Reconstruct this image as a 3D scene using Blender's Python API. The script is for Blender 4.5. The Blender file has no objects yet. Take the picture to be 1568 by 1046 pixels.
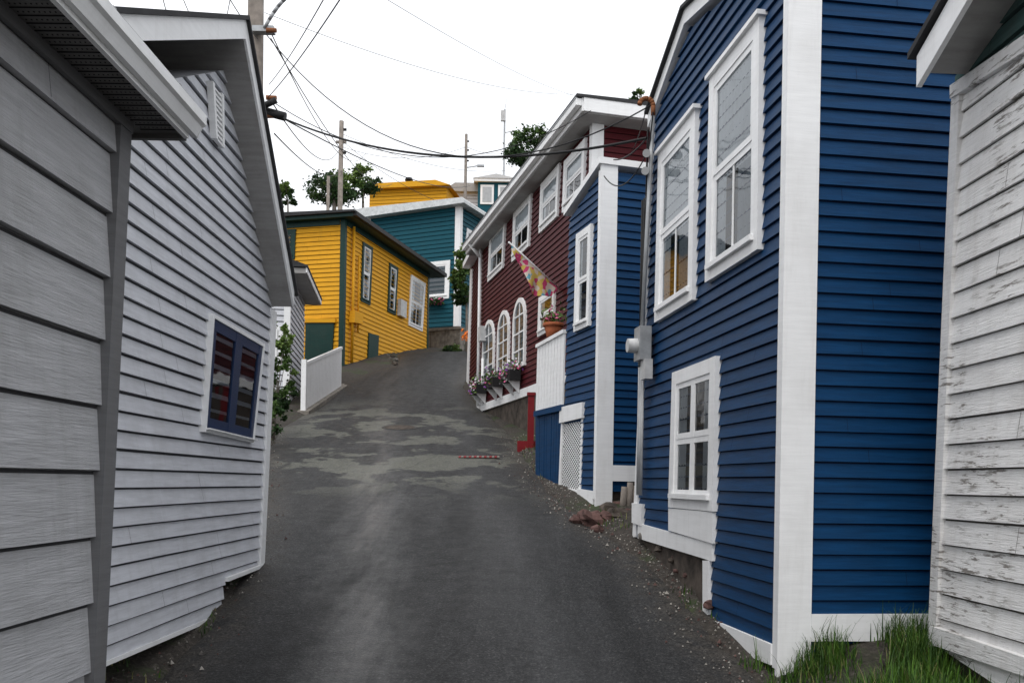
import bpy, math, random
import numpy as np
from mathutils import Vector, noise
random.seed(3)
sc=bpy.context.scene
# ------------------------------------------------------------------ survey camera
F=1350.0; CX=784.0; HY=740.0; EYE=Vector((0,0,1.6)); RHO=math.radians(-1.0)
RT=Vector((math.cos(RHO),0,-math.sin(RHO))); UP=Vector((math.sin(RHO),0,math.cos(RHO)))
def ray(px,py): return RT*((px-CX)/F)+UP*((HY-py)/F)+Vector((0,1,0))
def at(px,py,Y): return EYE+ray(px,py)*Y
_y=np.arange(-40,1600,0.1)
_g=np.interp(_y,[-40,0,4,6,9,12,16,18,21.4,24,28,31,34,38,45,60,120,400,1600],
             [-1.2,-.05,.05,.29,.88,1.49,2.29,2.7,3.4,4.1,5.3,6.1,6.65,7.3,10,14,17,20,20])
_k=np.ones(15)/15; _g=np.convolve(np.pad(_g,7,mode='edge'),_k,mode='valid')
def G(y): return float(np.interp(y,_y,_g))
def gp(px,py):
    r=ray(px,py); Y=1.0
    while Y<80:
        p=EYE+r*Y
        if p.z<=G(p.y): return p
        Y+=0.03
    return EYE+r*30
class Plane:
    def __init__(s,A,B):
        s.o=Vector((A.x,A.y,0)); d=Vector((B.x-A.x,B.y-A.y,0)); s.L=d.length; s.d=d.normalized()
        n=Vector((s.d.y,-s.d.x,0))
        if n.dot(Vector((0,0,0))-s.o)<0: n=-n
        s.n=n
    def pt(s,a,z,n=0.0): return s.o+s.d*a+s.n*n+Vector((0,0,z))
    def hit(s,px,py,off=0.0):
        r=ray(px,py); t=((s.o+s.n*off-EYE).dot(s.n))/r.dot(s.n); return EYE+r*t
    def sz(s,px,py,off=0.0):
        p=s.hit(px,py,off); return ((p-s.o).dot(s.d),p.z)
# ------------------------------------------------------------------ materials
def newmat(name):
    m=bpy.data.materials.new(name); m.use_nodes=True; nt=m.node_tree
    return m,nt,nt.nodes['Principled BSDF']
def N(nt,t,**kw):
    n=nt.nodes.new(t)
    for k,v in kw.items(): setattr(n,k,v)
    return n
def ramp(nt,src,stops):
    r=N(nt,'ShaderNodeValToRGB'); nt.links.new(src,r.inputs[0])
    e=r.color_ramp.elements
    while len(e)<len(stops): e.new(0.5)
    for i,(p,c) in enumerate(stops):
        e[i].position=p; e[i].color=(c,c,c,1) if isinstance(c,(int,float)) else (*c,1)
    return r
def mixc(nt,fac,a,b,mode='MIX'):
    m=N(nt,'ShaderNodeMix',data_type='RGBA',blend_type=mode)
    for inp,v in ((m.inputs[0],fac),(m.inputs[6],a),(m.inputs[7],b)):
        if hasattr(v,'links') or isinstance(v,bpy.types.NodeSocket): nt.links.new(v,inp)
        elif isinstance(v,(int,float)): inp.default_value=v
        else: inp.default_value=(*v,1)
    return m.outputs[2]
def noisen(nt,vec,scale,detail=4,rough=.6):
    n=N(nt,'ShaderNodeTexNoise'); n.inputs['Scale'].default_value=scale; n.inputs['Detail'].default_value=detail; n.inputs['Roughness'].default_value=rough
    nt.links.new(vec,n.inputs['Vector']); return n.outputs['Fac']
def mapped(nt,scale=(1,1,1)):
    tc=N(nt,'ShaderNodeTexCoord'); mp=N(nt,'ShaderNodeMapping'); mp.inputs['Scale'].default_value=scale
    nt.links.new(tc.outputs['Object'],mp.inputs['Vector']); return mp.outputs['Vector']
def bump(nt,bs,h,strength=.3,dist=.01):
    b=N(nt,'ShaderNodeBump'); b.inputs['Strength'].default_value=strength; b.inputs['Distance'].default_value=dist
    nt.links.new(h,b.inputs['Height']); nt.links.new(b.outputs[0],bs.inputs['Normal'])
def paint(name,col,rough=.55,var=.25,dirt=.25,dirtcol=(.12,.10,.08),chips=0.0,chipcol=(.16,.13,.11),grain=.25,spec=.3):
    m,nt,bs=newmat(name)
    v1=mapped(nt,(1,1,1)); v2=mapped(nt,(1.2,1.2,14)); v3=mapped(nt,(9,9,1.1))
    n1=noisen(nt,v1,2.2,5); n2=noisen(nt,v2,2.5,5); n3=noisen(nt,v3,1.0,5,.7)
    dk=tuple(c*(1-var) for c in col); lt=tuple(min(1,c*(1+var*.35)) for c in col)
    r1=ramp(nt,n2,[(.3,dk),(.7,lt)])
    f=ramp(nt,n3,[(.50,0.0),(.78,dirt)])
    c=mixc(nt,f.outputs[0],r1.outputs[0],dirtcol)
    f1=ramp(nt,n1,[(.48,0.0),(.8,dirt*.9)])
    c=mixc(nt,f1.outputs[0],c,dirtcol)
    if chips>0:
        v4=mapped(nt,(1.6,1.6,13)); n4=noisen(nt,v4,3.0,8,.72)
        f2=ramp(nt,n4,[(.66-.16*chips,0.0),(.70-.16*chips,.85)])
        v5=mapped(nt,(1,1,1)); n5=noisen(nt,v5,1.6,3); f5=ramp(nt,n5,[(.46,0.0),(.56,1.0)])
        mm=N(nt,'ShaderNodeMath',operation='MULTIPLY'); nt.links.new(f2.outputs[0],mm.inputs[0]); nt.links.new(f5.outputs[0],mm.inputs[1])
        c=mixc(nt,mm.outputs[0],c,chipcol)
    nt.links.new(c,bs.inputs['Base Color']); bs.inputs['Roughness'].default_value=rough
    bs.inputs['Specular IOR Level'].default_value=spec
    vg=mapped(nt,(3,3,45)); ng=noisen(nt,vg,2.5,6,.65); bump(nt,bs,ng,grain,.008)
    return m
def plain(name,col,rough=.6,metal=0.0,var=.2,bscale=30,bs_=.2):
    m,nt,bs=newmat(name); v=mapped(nt); n=noisen(nt,v,6,5)
    r=ramp(nt,n,[(.3,tuple(c*(1-var) for c in col)),(.7,tuple(min(1,c*(1+var)) for c in col))])
    nt.links.new(r.outputs[0],bs.inputs['Base Color']); bs.inputs['Roughness'].default_value=rough; bs.inputs['Metallic'].default_value=metal
    bs.inputs['Specular IOR Level'].default_value=.35
    bump(nt,bs,noisen(nt,v,bscale,4),bs_,.01); return m
M={}
M['blue']=paint('blue_clapboard_paint',(.002,.040,.118),.5,.3,.10,(.02,.06,.11),spec=.15)
M['teal']=paint('teal_clapboard_paint',(.003,.075,.105),.6,.2,.1,(.03,.06,.07),spec=.2)
M['yellow']=paint('yellow_clapboard_paint',(.74,.36,.014),.6,.15,.16,(.33,.19,.04),spec=.2)
M['maroon']=paint('maroon_clapboard_paint',(.075,.007,.011),.6,.25,.12,(.04,.015,.015),spec=.2)
M['grey']=paint('pale_grey_clapboard_paint',(.62,.63,.67),.55,.16,.30,(.34,.34,.34))
M['greyn']=paint('grey_wide_board_paint',(.44,.44,.455),.6,.18,.38,(.20,.20,.185),grain=.9)
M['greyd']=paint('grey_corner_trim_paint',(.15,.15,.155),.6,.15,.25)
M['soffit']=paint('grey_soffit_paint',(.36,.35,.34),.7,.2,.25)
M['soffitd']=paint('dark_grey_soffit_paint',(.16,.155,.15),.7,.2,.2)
M['white']=paint('white_trim_paint',(.88,.88,.88),.45,.06,.22,(.45,.43,.40),grain=.15)
M['whiteold']=paint('weathered_white_board_paint',(.82,.81,.80),.65,.10,.36,(.42,.38,.34),chips=.72,chipcol=(.14,.12,.10),grain=.9)
M['green']=paint('dark_green_trim_paint',(.004,.036,.03),.5,.2,.1)
M['shing']=paint('green_shingle_paint',(.05,.10,.095),.8,.3,.2)
M['navy']=paint('navy_sash_paint',(.003,.020,.075),.4,.2,.05)
M['red']=paint('red_post_paint',(.22,.006,.012),.5,.2,.1)
M['roof']=plain('dark_roof_felt',(.04,.04,.042),.9)
M['roofmetal']=plain('white_metal_roof',(.62,.64,.64),.5)
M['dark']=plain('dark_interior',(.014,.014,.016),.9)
M['found']=plain('rubble_foundation',(.07,.056,.046),.95,var=.6,bscale=8,bs_=.9)
M['conc']=plain('stained_concrete',(.20,.18,.155),.9,var=.45,bscale=12,bs_=.5)
M['metal']=plain('galvanised_grey_metal',(.35,.36,.37),.45,.3)
M['iron']=plain('cast_iron',(.03,.028,.026),.55,.4,var=.4)
M['rust']=plain('rusty_pipe',(.22,.08,.03),.8,var=.5)
M['wood']=plain('weathered_pole_wood',(.22,.19,.165),.9,var=.35)
M['cable']=plain('black_cable',(.012,.012,.013),.6)
M['terra']=plain('terracotta',(.35,.10,.04),.8)
M['curtain']=plain('white_curtain',(.80,.80,.80),.9,var=.08)
M['blind']=plain('grey_blind',(.42,.44,.46),.9,var=.1)
M['lampw']=plain('grey_plastic',(.5,.5,.5),.5)
M['rock']=plain('red_brown_rock',(.10,.055,.048),.9,var=.6,bscale=10,bs_=.8)
M['gravel']=plain('grey_gravel',(.12,.11,.10),.9,var=.6)
M['gravell']=plain('pale_gravel',(.3,.28,.25),.9,var=.5)
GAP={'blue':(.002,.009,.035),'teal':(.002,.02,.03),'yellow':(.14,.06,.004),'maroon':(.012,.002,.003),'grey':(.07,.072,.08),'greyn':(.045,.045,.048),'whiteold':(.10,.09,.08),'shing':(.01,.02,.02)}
for k_,c_ in GAP.items(): M['gap_'+k_]=plain('painted_shade_and_joints_in_'+k_+'_laps',c_,.95)  # darkened siding colours: painted shade under board lips, also butt joint lines
def leafmat(name,c):
    m,nt,bs=newmat(name); v=mapped(nt); n=noisen(nt,v,3,3)
    r=ramp(nt,n,[(.3,tuple(x*.6 for x in c)),(.7,tuple(x*1.3 for x in c))])
    nt.links.new(r.outputs[0],bs.inputs['Base Color']); bs.inputs['Roughness'].default_value=.6
    bs.inputs['Specular IOR Level'].default_value=.25
    return m
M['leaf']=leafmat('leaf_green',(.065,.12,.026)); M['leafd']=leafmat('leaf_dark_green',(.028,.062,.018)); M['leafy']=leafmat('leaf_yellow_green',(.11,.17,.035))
M['grass']=leafmat('grass_blade_green',(.065,.14,.014)); M['grassm']=leafmat('grass_deep_green',(.030,.075,.012)); M['grassd']=leafmat('grass_dry',(.17,.17,.06))
M['pink']=leafmat('pink_petals',(.6,.12,.25)); M['petw']=leafmat('white_petals',(.7,.68,.7)); M['purp']=leafmat('purple_petals',(.25,.06,.35)); M['orange']=leafmat('orange_petals',(.8,.2,.02))
m,nt,bs=newmat('window_glass'); nt.nodes.remove(bs)
out=[n for n in nt.nodes if n.type=='OUTPUT_MATERIAL'][0]
tr=N(nt,'ShaderNodeBsdfTransparent'); tr.inputs[0].default_value=(.76,.81,.84,1)
gl=N(nt,'ShaderNodeBsdfGlossy'); gl.inputs['Roughness'].default_value=.03
fr=N(nt,'ShaderNodeFresnel'); fr.inputs[0].default_value=1.6
mx=N(nt,'ShaderNodeMixShader'); nt.links.new(fr.outputs[0],mx.inputs[0]); nt.links.new(tr.outputs[0],mx.inputs[1]); nt.links.new(gl.outputs[0],mx.inputs[2]); nt.links.new(mx.outputs[0],out.inputs[0])
b=N(nt,'ShaderNodeBump'); b.inputs['Strength'].default_value=.12; b.inputs['Distance'].default_value=.03
nt.links.new(noisen(nt,mapped(nt),2.5,1),b.inputs['Height']); nt.links.new(b.outputs[0],gl.inputs['Normal']); M['glass']=m
# ------------------------------------------------------------------ object builder
class Obj:
    def __init__(s,name): s.name=name; s.parts={}
    def add(s,part,verts,faces,mat,smooth=False):
        p=s.parts.setdefault(part,[[],[],[],[],smooth])
        if mat not in p[2]: p[2].append(mat)
        mi=p[2].index(mat); o=len(p[0]); p[0].extend([tuple(v) for v in verts])
        for f in faces: p[1].append([i+o for i in f]); p[3].append(mi)
    def hexa(s,part,c,mat):
        s.add(part,c,[(0,1,2,3),(7,6,5,4),(0,4,5,1),(1,5,6,2),(2,6,7,3),(3,7,4,0)],mat)
    def prism(s,part,pts,vec,mat):
        n=len(pts); v=list(pts)+[p+vec for p in pts]
        s.add(part,v,[list(range(n)),list(range(2*n-1,n-1,-1))]+[(i,i+n,(i+1)%n+n,(i+1)%n) for i in range(n)],mat)
    def cyl(s,part,a,b,r0,r1,mat,seg=10):
        d=(b-a).normalized(); x=d.orthogonal().normalized(); y=d.cross(x); v=[]
        for c,r in ((a,r0),(b,r1)):
            for i in range(seg):
                t=2*math.pi*i/seg; v.append(c+x*(r*math.cos(t))+y*(r*math.sin(t)))
        f=[(i,(i+1)%seg,(i+1)%seg+seg,i+seg) for i in range(seg)]+[list(range(seg))[::-1],list(range(seg,2*seg))]
        s.add(part,v,f,mat,True)
    def build(s,single=False):
        col=sc.collection
        if single: root=None
        else:
            root=bpy.data.objects.new(s.name,None); col.objects.link(root)
        for pn,(v,f,ms,mi,sm) in s.parts.items():
            nm=s.name if root is None else pn
            me=bpy.data.meshes.new(nm); me.from_pydata(v,[],f)
            for k in ms: me.materials.append(M[k])
            me.polygons.foreach_set('material_index',mi)
            if sm: me.polygons.foreach_set('use_smooth',[len(x)<6 for x in f])
            me.update(); o=bpy.data.objects.new(nm,me); col.objects.link(o)
            if root is not None: o.parent=root
        return root
def pbox(H,part,pl,s0,s1,z0,z1,n0,n1,mat):
    q=[(s0,z0),(s1,z0),(s1,z1),(s0,z1)]
    H.hexa(part,[pl.pt(a,z,n0) for a,z in q]+[pl.pt(a,z,n1) for a,z in q],mat)
def qprism(H,part,pl,q,n0,n1,mat):
    H.prism(part,[pl.pt(a,z,n1) for a,z in q],pl.n*(n0-n1),mat)
def Q(pl,pxs,off=0.0,snap=None):
    r=[pl.sz(x,y,off) for x,y in pxs]
    if snap is not None: r=[((0.0 if abs(a)<snap else a),z) for a,z in r]
    return r
def clipz(P,zc,keep_above):
    out=[]; n=len(P)
    for i in range(n):
        a=P[i]; b=P[(i+1)%n]
        ia=(a[1]>=zc) if keep_above else (a[1]<=zc); ib=(b[1]>=zc) if keep_above else (b[1]<=zc)
        if ia: out.append(a)
        if ia!=ib:
            t=(zc-a[1])/(b[1]-a[1]); out.append((a[0]+t*(b[0]-a[0]),zc))
    return out
def siding(H,part,pl,P,pitch,th,mat,gap=None,wav=.0022):
    if gap is None: gap=pitch*.10
    z0=min(p[1] for p in P); z1=max(p[1] for p in P); k=math.floor(z0/pitch)
    ph=random.random()*99
    while k*pitch<z1:
        a=k*pitch; b=a+pitch; k+=1
        C=clipz(clipz(P,a,True),b-gap,False)
        Dg=clipz(clipz(P,b-gap,True),b,False)
        if len(Dg)>=3: H.add(part,[pl.pt(s,z,.0006) for s,z in Dg],[list(range(len(Dg)))],'gap_'+mat)  # dark strip paints the shade below the next board's lip
        if len(C)<3: continue
        jit=random.uniform(-.0018,.0018)*(pitch/.1)
        jz=random.uniform(-.003,.003)*(pitch/.1)
        def off(z): return .002+(th+jit)*(b-z)/pitch
        def wz(s): return a+jz+wav*pitch/.1*noise.noise(Vector((s*1.3,k*3.7+ph,0)))
        def wn(s): return off(a)+wav*.7*pitch/.1*noise.noise(Vector((s*1.7,k*5.1+ph,9)))
        D=[]; nC=len(C)
        for i in range(nC):
            p=C[i]; q=C[(i+1)%nC]; pb=abs(p[1]-a)<1e-6; qb=abs(q[1]-a)<1e-6
            D.append((p[0],wz(p[0]) if pb else p[1],wn(p[0]) if pb else off(p[1])))
            if pb and qb and abs(p[0]-q[0])>.6:
                m_=int(abs(q[0]-p[0])/.45)
                for j in range(1,m_):
                    s=p[0]+(q[0]-p[0])*j/m_; D.append((s,wz(s),wn(s)))
        H.add(part,[pl.pt(*d) for d in D],[list(range(len(D)))],mat)
        bt=[p for p in C if abs(p[1]-a)<1e-6]
        if len(bt)>=2:
            sa=min(p[0] for p in bt); sb=max(p[0] for p in bt); m_=max(1,int((sb-sa)/.45)); vv=[]
            for j in range(m_+1):
                s=sa+(sb-sa)*j/m_; vv+=[pl.pt(s,wz(s),wn(s)),pl.pt(s,wz(s),-.004)]
            H.add(part,vv,[(2*j,2*j+2,2*j+3,2*j+1) for j in range(m_)],mat)
            x=sa+random.uniform(.3,2.5)
            while x<sb-.05:
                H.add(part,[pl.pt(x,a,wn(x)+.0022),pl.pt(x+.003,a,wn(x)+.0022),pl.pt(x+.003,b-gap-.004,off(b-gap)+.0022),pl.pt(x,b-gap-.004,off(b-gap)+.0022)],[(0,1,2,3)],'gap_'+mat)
                x+=random.uniform(1.8,4.2)
def body(H,pl,P,depth,mat,inset=.0):
    H.prism('wall_core',[pl.pt(a,z,-.004) for a,z in P],-pl.n*depth,mat)
def strip(H,part,pl,pts,thick,n_out,depth,mat):
    for (a,z),(b,w) in zip(pts[:-1],pts[1:]):
        H.prism(part,[pl.pt(a,z,n_out),pl.pt(b,w,n_out),pl.pt(b,w+thick,n_out),pl.pt(a,z+thick,n_out)],-pl.n*(n_out+depth),mat)
def bil(q,u,v):
    tl,tr,br,bl=q
    t=(tl[0]*(1-u)+tr[0]*u, tl[1]*(1-u)+tr[1]*u); bo=(bl[0]*(1-u)+br[0]*u, bl[1]*(1-u)+br[1]*u)
    return (bo[0]*(1-v)+t[0]*v, bo[1]*(1-v)+t[1]*v)
def uvbox(H,part,pl,q,u0,u1,v0,v1,n0,n1,mat):
    qprism(H,part,pl,[bil(q,u0,v0),bil(q,u1,v0),bil(q,u1,v1),bil(q,u0,v1)],n0,n1,mat)
def window(H,pl,quad,cw=.1,sash='white',case='white',style='dh',curtain='half',nb=.0,part='window',mull=0,sw=.045,sill=True,head=False,square=True):
    q=[pl.sz(x,y) for x,y in quad]
    w=(abs(q[1][0]-q[0][0])+abs(q[2][0]-q[3][0]))/2; h=abs(q[0][1]-q[3][1]+q[1][1]-q[2][1])/2
    if square:
        zt=(q[0][1]+q[1][1])/2; zb=(q[2][1]+q[3][1])/2; q=[(q[0][0],zt),(q[1][0],zt),(q[2][0],zb),(q[3][0],zb)]; h=zt-zb
    fu=cw/w; fv=cw/h; su=sw/w; sv=sw/h
    c=nb+.058
    uvbox(H,part+'_casing',pl,q,0,fu,0,1,nb,c,case); uvbox(H,part+'_casing',pl,q,1-fu,1,0,1,nb,c,case)
    uvbox(H,part+'_casing',pl,q,fu,1-fu,1-fv,1,nb,c-.003,case); uvbox(H,part+'_casing',pl,q,fu,1-fu,0,fv,nb,c-.004,case)
    if sill: uvbox(H,part+'_casing',pl,q,fu*.6,1-fu*.6,fv*.75,fv*1.1,c,c+.03,case)
    if head: uvbox(H,part+'_casing',pl,q,-fu*.25,1+fu*.25,1,1+fv*.3,nb,c+.03,case)
    U0,U1,V0,V1=fu,1-fu,fv,1-fv
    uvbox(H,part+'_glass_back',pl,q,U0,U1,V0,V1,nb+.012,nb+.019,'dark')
    def pane(u0,u1,v0,v1,n,bars=0):
        uvbox(H,part+'_sash',pl,q,u0,u0+su,v0,v1,nb+.019,n,sash); uvbox(H,part+'_sash',pl,q,u1-su,u1,v0,v1,nb+.019,n,sash)
        uvbox(H,part+'_sash',pl,q,u0+su,u1-su,v0,v0+sv,nb+.019,n-.002,sash); uvbox(H,part+'_sash',pl,q,u0+su,u1-su,v1-sv,v1,nb+.019,n-.002,sash)
        g=[pl.pt(*bil(q,a,b_),n-.012) for a,b_ in ((u0+su,v0+sv),(u1-su,v0+sv),(u1-su,v1-sv),(u0+su,v1-sv))]
        H.add(part+'_glass',g,[(0,1,2,3)],'glass')
        for k in range(bars):
            x=u0+(u1-u0)*(k+1)/(bars+1); uvbox(H,part+'_sash',pl,q,x-su*.3,x+su*.3,v0+sv,v1-sv,nb+.02,n-.006,sash)
    vm=(V0+V1)/2; um=(U0+U1)/2
    if style=='dh': pane(U0,U1,V0,vm,nb+.040,mull); pane(U0,U1,vm,V1,nb+.048,0)
    elif style=='case2': pane(U0,um,V0,V1,nb+.046); pane(um,U1,V0,V1,nb+.046)
    elif style=='four':
        for a,b_ in((U0,um),(um,U1)):
            pane(a,b_,V0,vm,nb+.042); pane(a,b_,vm,V1,nb+.046)
    elif style=='one': pane(U0,U1,V0,V1,nb+.046)
    def cur(u0,u1,v0,v1,mat):
        k=max(3,int(abs(u1-u0)*w/.035)); vs=[]; fs=[]
        for i in range(k+1):
            u=u0+(u1-u0)*i/k; nn=nb+.0205+(.003 if i%2 else 0)
            vs+= [pl.pt(*bil(q,u,v0),nn),pl.pt(*bil(q,u,v1),nn)]
            if i: fs.append((2*i-2,2*i,2*i+1,2*i-1))
        H.add(part+'_curtain',vs,fs,mat)
    if curtain=='half': cur(U0,U1,vm+ (V1-vm)*.1,V1,'curtain'); cur(U0,U0+(U1-U0)*.22,V0,vm+(V1-vm)*.1,'curtain')
    elif curtain=='most': cur(U0,U1,vm-(vm-V0)*.12,V1,'curtain'); cur(U0,U0+(U1-U0)*.30,V0,vm-(vm-V0)*.12,'curtain'); cur(U1-(U1-U0)*.42,U1,V0,vm-(vm-V0)*.12,'blind')
    elif curtain=='sides': cur(U0,U0+(U1-U0)*.28,V0,V1,'curtain'); cur(U1-(U1-U0)*.25,U1,V0,V1,'curtain')
    elif curtain=='full': cur(U0,U1,V0,V1,'blind')
def archwin(H,pl,quad,cw=.09,nb=0):
    q=[pl.sz(x,y) for x,y in quad]; s0=(q[0][0]+q[3][0])/2; s1=(q[1][0]+q[2][0])/2; zt=(q[0][1]+q[1][1])/2; zb=(q[2][1]+q[3][1])/2
    if s0>s1: s0,s1=s1,s0
    r=(s1-s0)/2; c=(s0+s1)/2
    def outline(k):
        pts=[(s0+k,zb+k)]; n=10
        for i in range(n+1):
            t=math.pi-math.pi*i/n; pts.append((c+(r-k)*math.cos(t), zt-r+(r-k)*math.sin(t)))
        pts.append((s1-k,zb+k)); return pts
    o=outline(0); i_=outline(cw); n=len(o)
    for j in range(n):
        k=(j+1)%n; H.hexa('window_casing',[pl.pt(*o[j],nb+.06),pl.pt(*o[k],nb+.06),pl.pt(*i_[k],nb+.06),pl.pt(*i_[j],nb+.06),pl.pt(*o[j],nb),pl.pt(*o[k],nb),pl.pt(*i_[k],nb),pl.pt(*i_[j],nb)],'white')
    H.add('window_glass_back',[pl.pt(a,z,nb+.02) for a,z in i_],[list(range(n))],'blind')
    H.add('window_glass',[pl.pt(a,z,nb+.034) for a,z in i_],[list(range(n))],'glass')
    pbox(H,'window_sash',pl,c-.018,c+.018,zb+cw,zt-cw,nb+.022,nb+.045,'white')
    zm=(zb+zt)/2
    for zz_ in (zm,zm+(zt-zm)*.5,zb+(zm-zb)*.5): pbox(H,'window_sash',pl,s0+cw,s1-cw,zz_-.015,zz_+.015,nb+.022,nb+.05,'white')
def obox(H,part,c,sx,sy,sz_,mat,rot=0):
    ca,sa=math.cos(rot),math.sin(rot); vs=[]
    for z in(-1,1):
        for x,y in((-1,-1),(1,-1),(1,1),(-1,1)):
            X=x*sx/2;Y=y*sy/2; vs.append(c+Vector((X*ca-Y*sa,X*sa+Y*ca,z*sz_/2)))
    H.hexa(part,vs,mat)
# ================================================================== GRAY near-left house
H=Obj('grey_house')
PL=Plane(at(150,1046,3.7),at(-400,700,1.98))
P=Q(PL,[(-400,1500),(138,1100),(183,188),(-400,-418)])
siding(H,'wide_board_siding',PL,P,.27,.026,'greyn',.014); body(H,PL,P,5,'greyn')
cb=Q(PL,[(124,1100),(142,1100),(187,186),(170,172)]); qprism(H,'corner_board',PL,cb,0,.045,'greyd')
sa,za=PL.sz(187,188)
ze=za; s_near=PL.sz(-400,-418)[0]; s_far=sa-.12; OV=.225
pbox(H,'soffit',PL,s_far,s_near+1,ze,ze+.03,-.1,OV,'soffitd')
for k in range(60):
    s=s_far+.05+k*.05; pbox(H,'soffit_groove',PL,s,s+.004,ze-.004,ze-.001,.05,OV-.01,'dark')
for k in range(30):
    for j in range(9):
        s=s_far+.075+k*.05*1; nn=.06+j*.018; pbox(H,'soffit_perforation',PL,s-.003,s+.003,ze-.003,ze-.0012,nn,nn+.004,'dark')
pbox(H,'fascia',PL,s_far,s_near+1,ze-.02,ze+.13,OV,OV+.02,'white')
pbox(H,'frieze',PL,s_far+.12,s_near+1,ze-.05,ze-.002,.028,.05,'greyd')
o_=OV+.022
prof=[(o_,ze+.0),(o_+.025,ze+.0),(o_+.045,ze+.045),(o_+.062,ze+.055),(o_+.062,ze+.10),(o_+.054,ze+.10),(o_+.054,ze+.065),(o_+.038,ze+.055),(o_+.02,ze+.01),(o_,ze+.01)]
n=len(prof); vs=[PL.pt(s_far-.03,z,nn) for nn,z in prof]+[PL.pt(s_near+1,z,nn) for nn,z in prof]
H.add('gutter',vs,[(i,(i+1)%n,(i+1)%n+n,i+n) for i in range(n)]+[list(range(n))],'white')
H.prism('gutter_end_cap',[PL.pt(s_far-.034,z,nn) for nn,z in [prof[0],prof[1],prof[2],prof[3],prof[4],(o_,ze+.10)]],PL.d*-.01,'white')
for k in range(5):
    s=s_far+.25+k*.6; pbox(H,'gutter_strap',PL,s,s+.02,ze+.10,ze+.106,o_,o_+.062,'metal')
H.prism('roof',[PL.pt(s_far-.03,ze+.13,o_+.01),PL.pt(s_far-.03,ze+.16,o_+.01),PL.pt(s_far-.03,ze+1.7,-2.6),PL.pt(s_far-.03,ze+1.66,-2.6)],PL.d*(s_near+1.2-s_far),'roof')
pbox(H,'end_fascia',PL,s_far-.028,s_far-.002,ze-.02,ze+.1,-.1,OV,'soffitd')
window(H,PL,[(-190,20),(-30,155),(-32,380),(-190,420)],cw=.05,part='window',case='white',curtain='sides',sill=False)
H.build()
# ================================================================== pale grey clapboard gable house
H=Obj('pale_grey_gable_house')
PG=Plane(at(150,1014,5.2),at(398,865,8.5))
P1=Q(PG,[(100,982),(398,862),(417,478),(343,108),(100,150)]); P2=Q(PG,[(100,982),(342,884),(336,938),(100,1036)])
siding(H,'clapboards',PG,P1,.118,.024,'grey',.015); siding(H,'clapboards',PG,P2,.118,.024,'grey',.015)
body(H,PG,P1,5,'grey'); body(H,PG,P2,5,'grey')
q=Q(PG,[(393,866),(399,864),(418,478),(412,474)]); qprism(H,'corner_board',PG,q,0,.04,'white')
q=Q(PG,[(342,884),(398,863),(398,868),(342,890)]); qprism(H,'base_board',PG,q,0,.045,'white')
q=Q(PG,[(60,1052),(336,937),(336,943),(60,1060)]); qprism(H,'base_board',PG,q,0,.03,'white')
OG=.22
R=[PG.sz(150,64,OG),PG.sz(372,60,OG),PG.sz(447,470,OG)]
ext=((R[0][0]-R[1][0])*.8+R[0][0],(R[0][1]-R[1][1])*.8+R[0][1])
strip(H,'soffit',PG,[ext,R[1],R[2]],.025,OG,5.2,'soffit')
strip(H,'barge_board',PG,[ext,R[1],R[2]],.15,OG+.022,-OG-.002,'white')
strip(H,'roof',PG,[(ext[0],ext[1]+.152),(R[1][0],R[1][1]+.152),(R[2][0]+.04,R[2][1]+.152-.04)],.035,OG+.05,5.2,'roof')
strip(H,'rafter_fill',PG,[(ext[0],ext[1]+.026),(R[1][0],R[1][1]+.026),(R[2][0],R[2][1]+.026)],.12,OG,5.2,'white')
window(H,PG,[(316,480),(397,527),(380,678),(303,661)],cw=.03,sash='navy',case='white',style='case2',sw=.09,curtain='none',square=False)
v=Q(PG,[(312,124),(330,146),(331,228),(318,212)])
uvbox(H,'gable_vent',PG,v,0,.18,0,1,.02,.07,'white');uvbox(H,'gable_vent',PG,v,.82,1,0,1,.02,.07,'white')
uvbox(H,'gable_vent',PG,v,.18,.82,0,1,.022,.03,'dark')
for k in range(11): uvbox(H,'gable_vent',PG,v,.18,.82,k/11.,k/11.+.04,.031,.065,'white')
H.build()
# ================================================================== blue house (near, right)
H=Obj('blue_house')
A0=at(1194,1000,6.0); PA=Plane(A0,at(978,822,9.5)); inw=-PA.n
PB=Plane(A0,A0+inw*5)
P1=Q(PA,[(975,820),(1003,188),(1058,44),(1206,-78),(1195,893)],snap=.3)
P2=Q(PA,[(1092,859),(1195,893),(1194,1012),(1090,972)],snap=.3)
siding(H,'clapboards',PA,P1,.105,.021,'blue'); siding(H,'clapboards',PA,P2,.105,.021,'blue')
body(H,PA,P1,5,'blue'); body(H,PA,P2,5,'blue')
ztop=P1[3][1]; zb=PB.sz(1243,958)[1]
rface=[(0,zb-.05),(0,ztop),(4.0,ztop),(4.0,zb-.05)]
siding(H,'clapboards_side',PB,rface,.105,.021,'blue')
pbox(H,'corner_board',PB,-.034,.205,PA.sz(1194,1040)[1]-.3,ztop,0,.036,'white')
pbox(H,'corner_board',PA,0.0,.045,PA.sz(1194,1012)[1]-.05,ztop,0,.034,'white')
pbox(H,'base_board',PB,.206,4,zb-.10,zb+.085,0,.04,'white')
pbox(H,'void_under_floor',PB,.1,4,-1,zb-.1,-.2,-.05,'found')
q=Q(PA,[(1090,945),(1194,988),(1194,1020),(1090,978)],snap=.3); q=[(max(a,.046),z) for a,z in q]; qprism(H,'base_board',PA,q,0,.045,'white')
q=Q(PA,[(1084,858),(1093,858),(1091,975),(1084,972)]); qprism(H,'base_board',PA,q,0,.048,'white')
q=Q(PA,[(974,770),(990,772),(988,805),(974,800)]); qprism(H,'corner_foot',PA,q,0,.05,'white')
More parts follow.
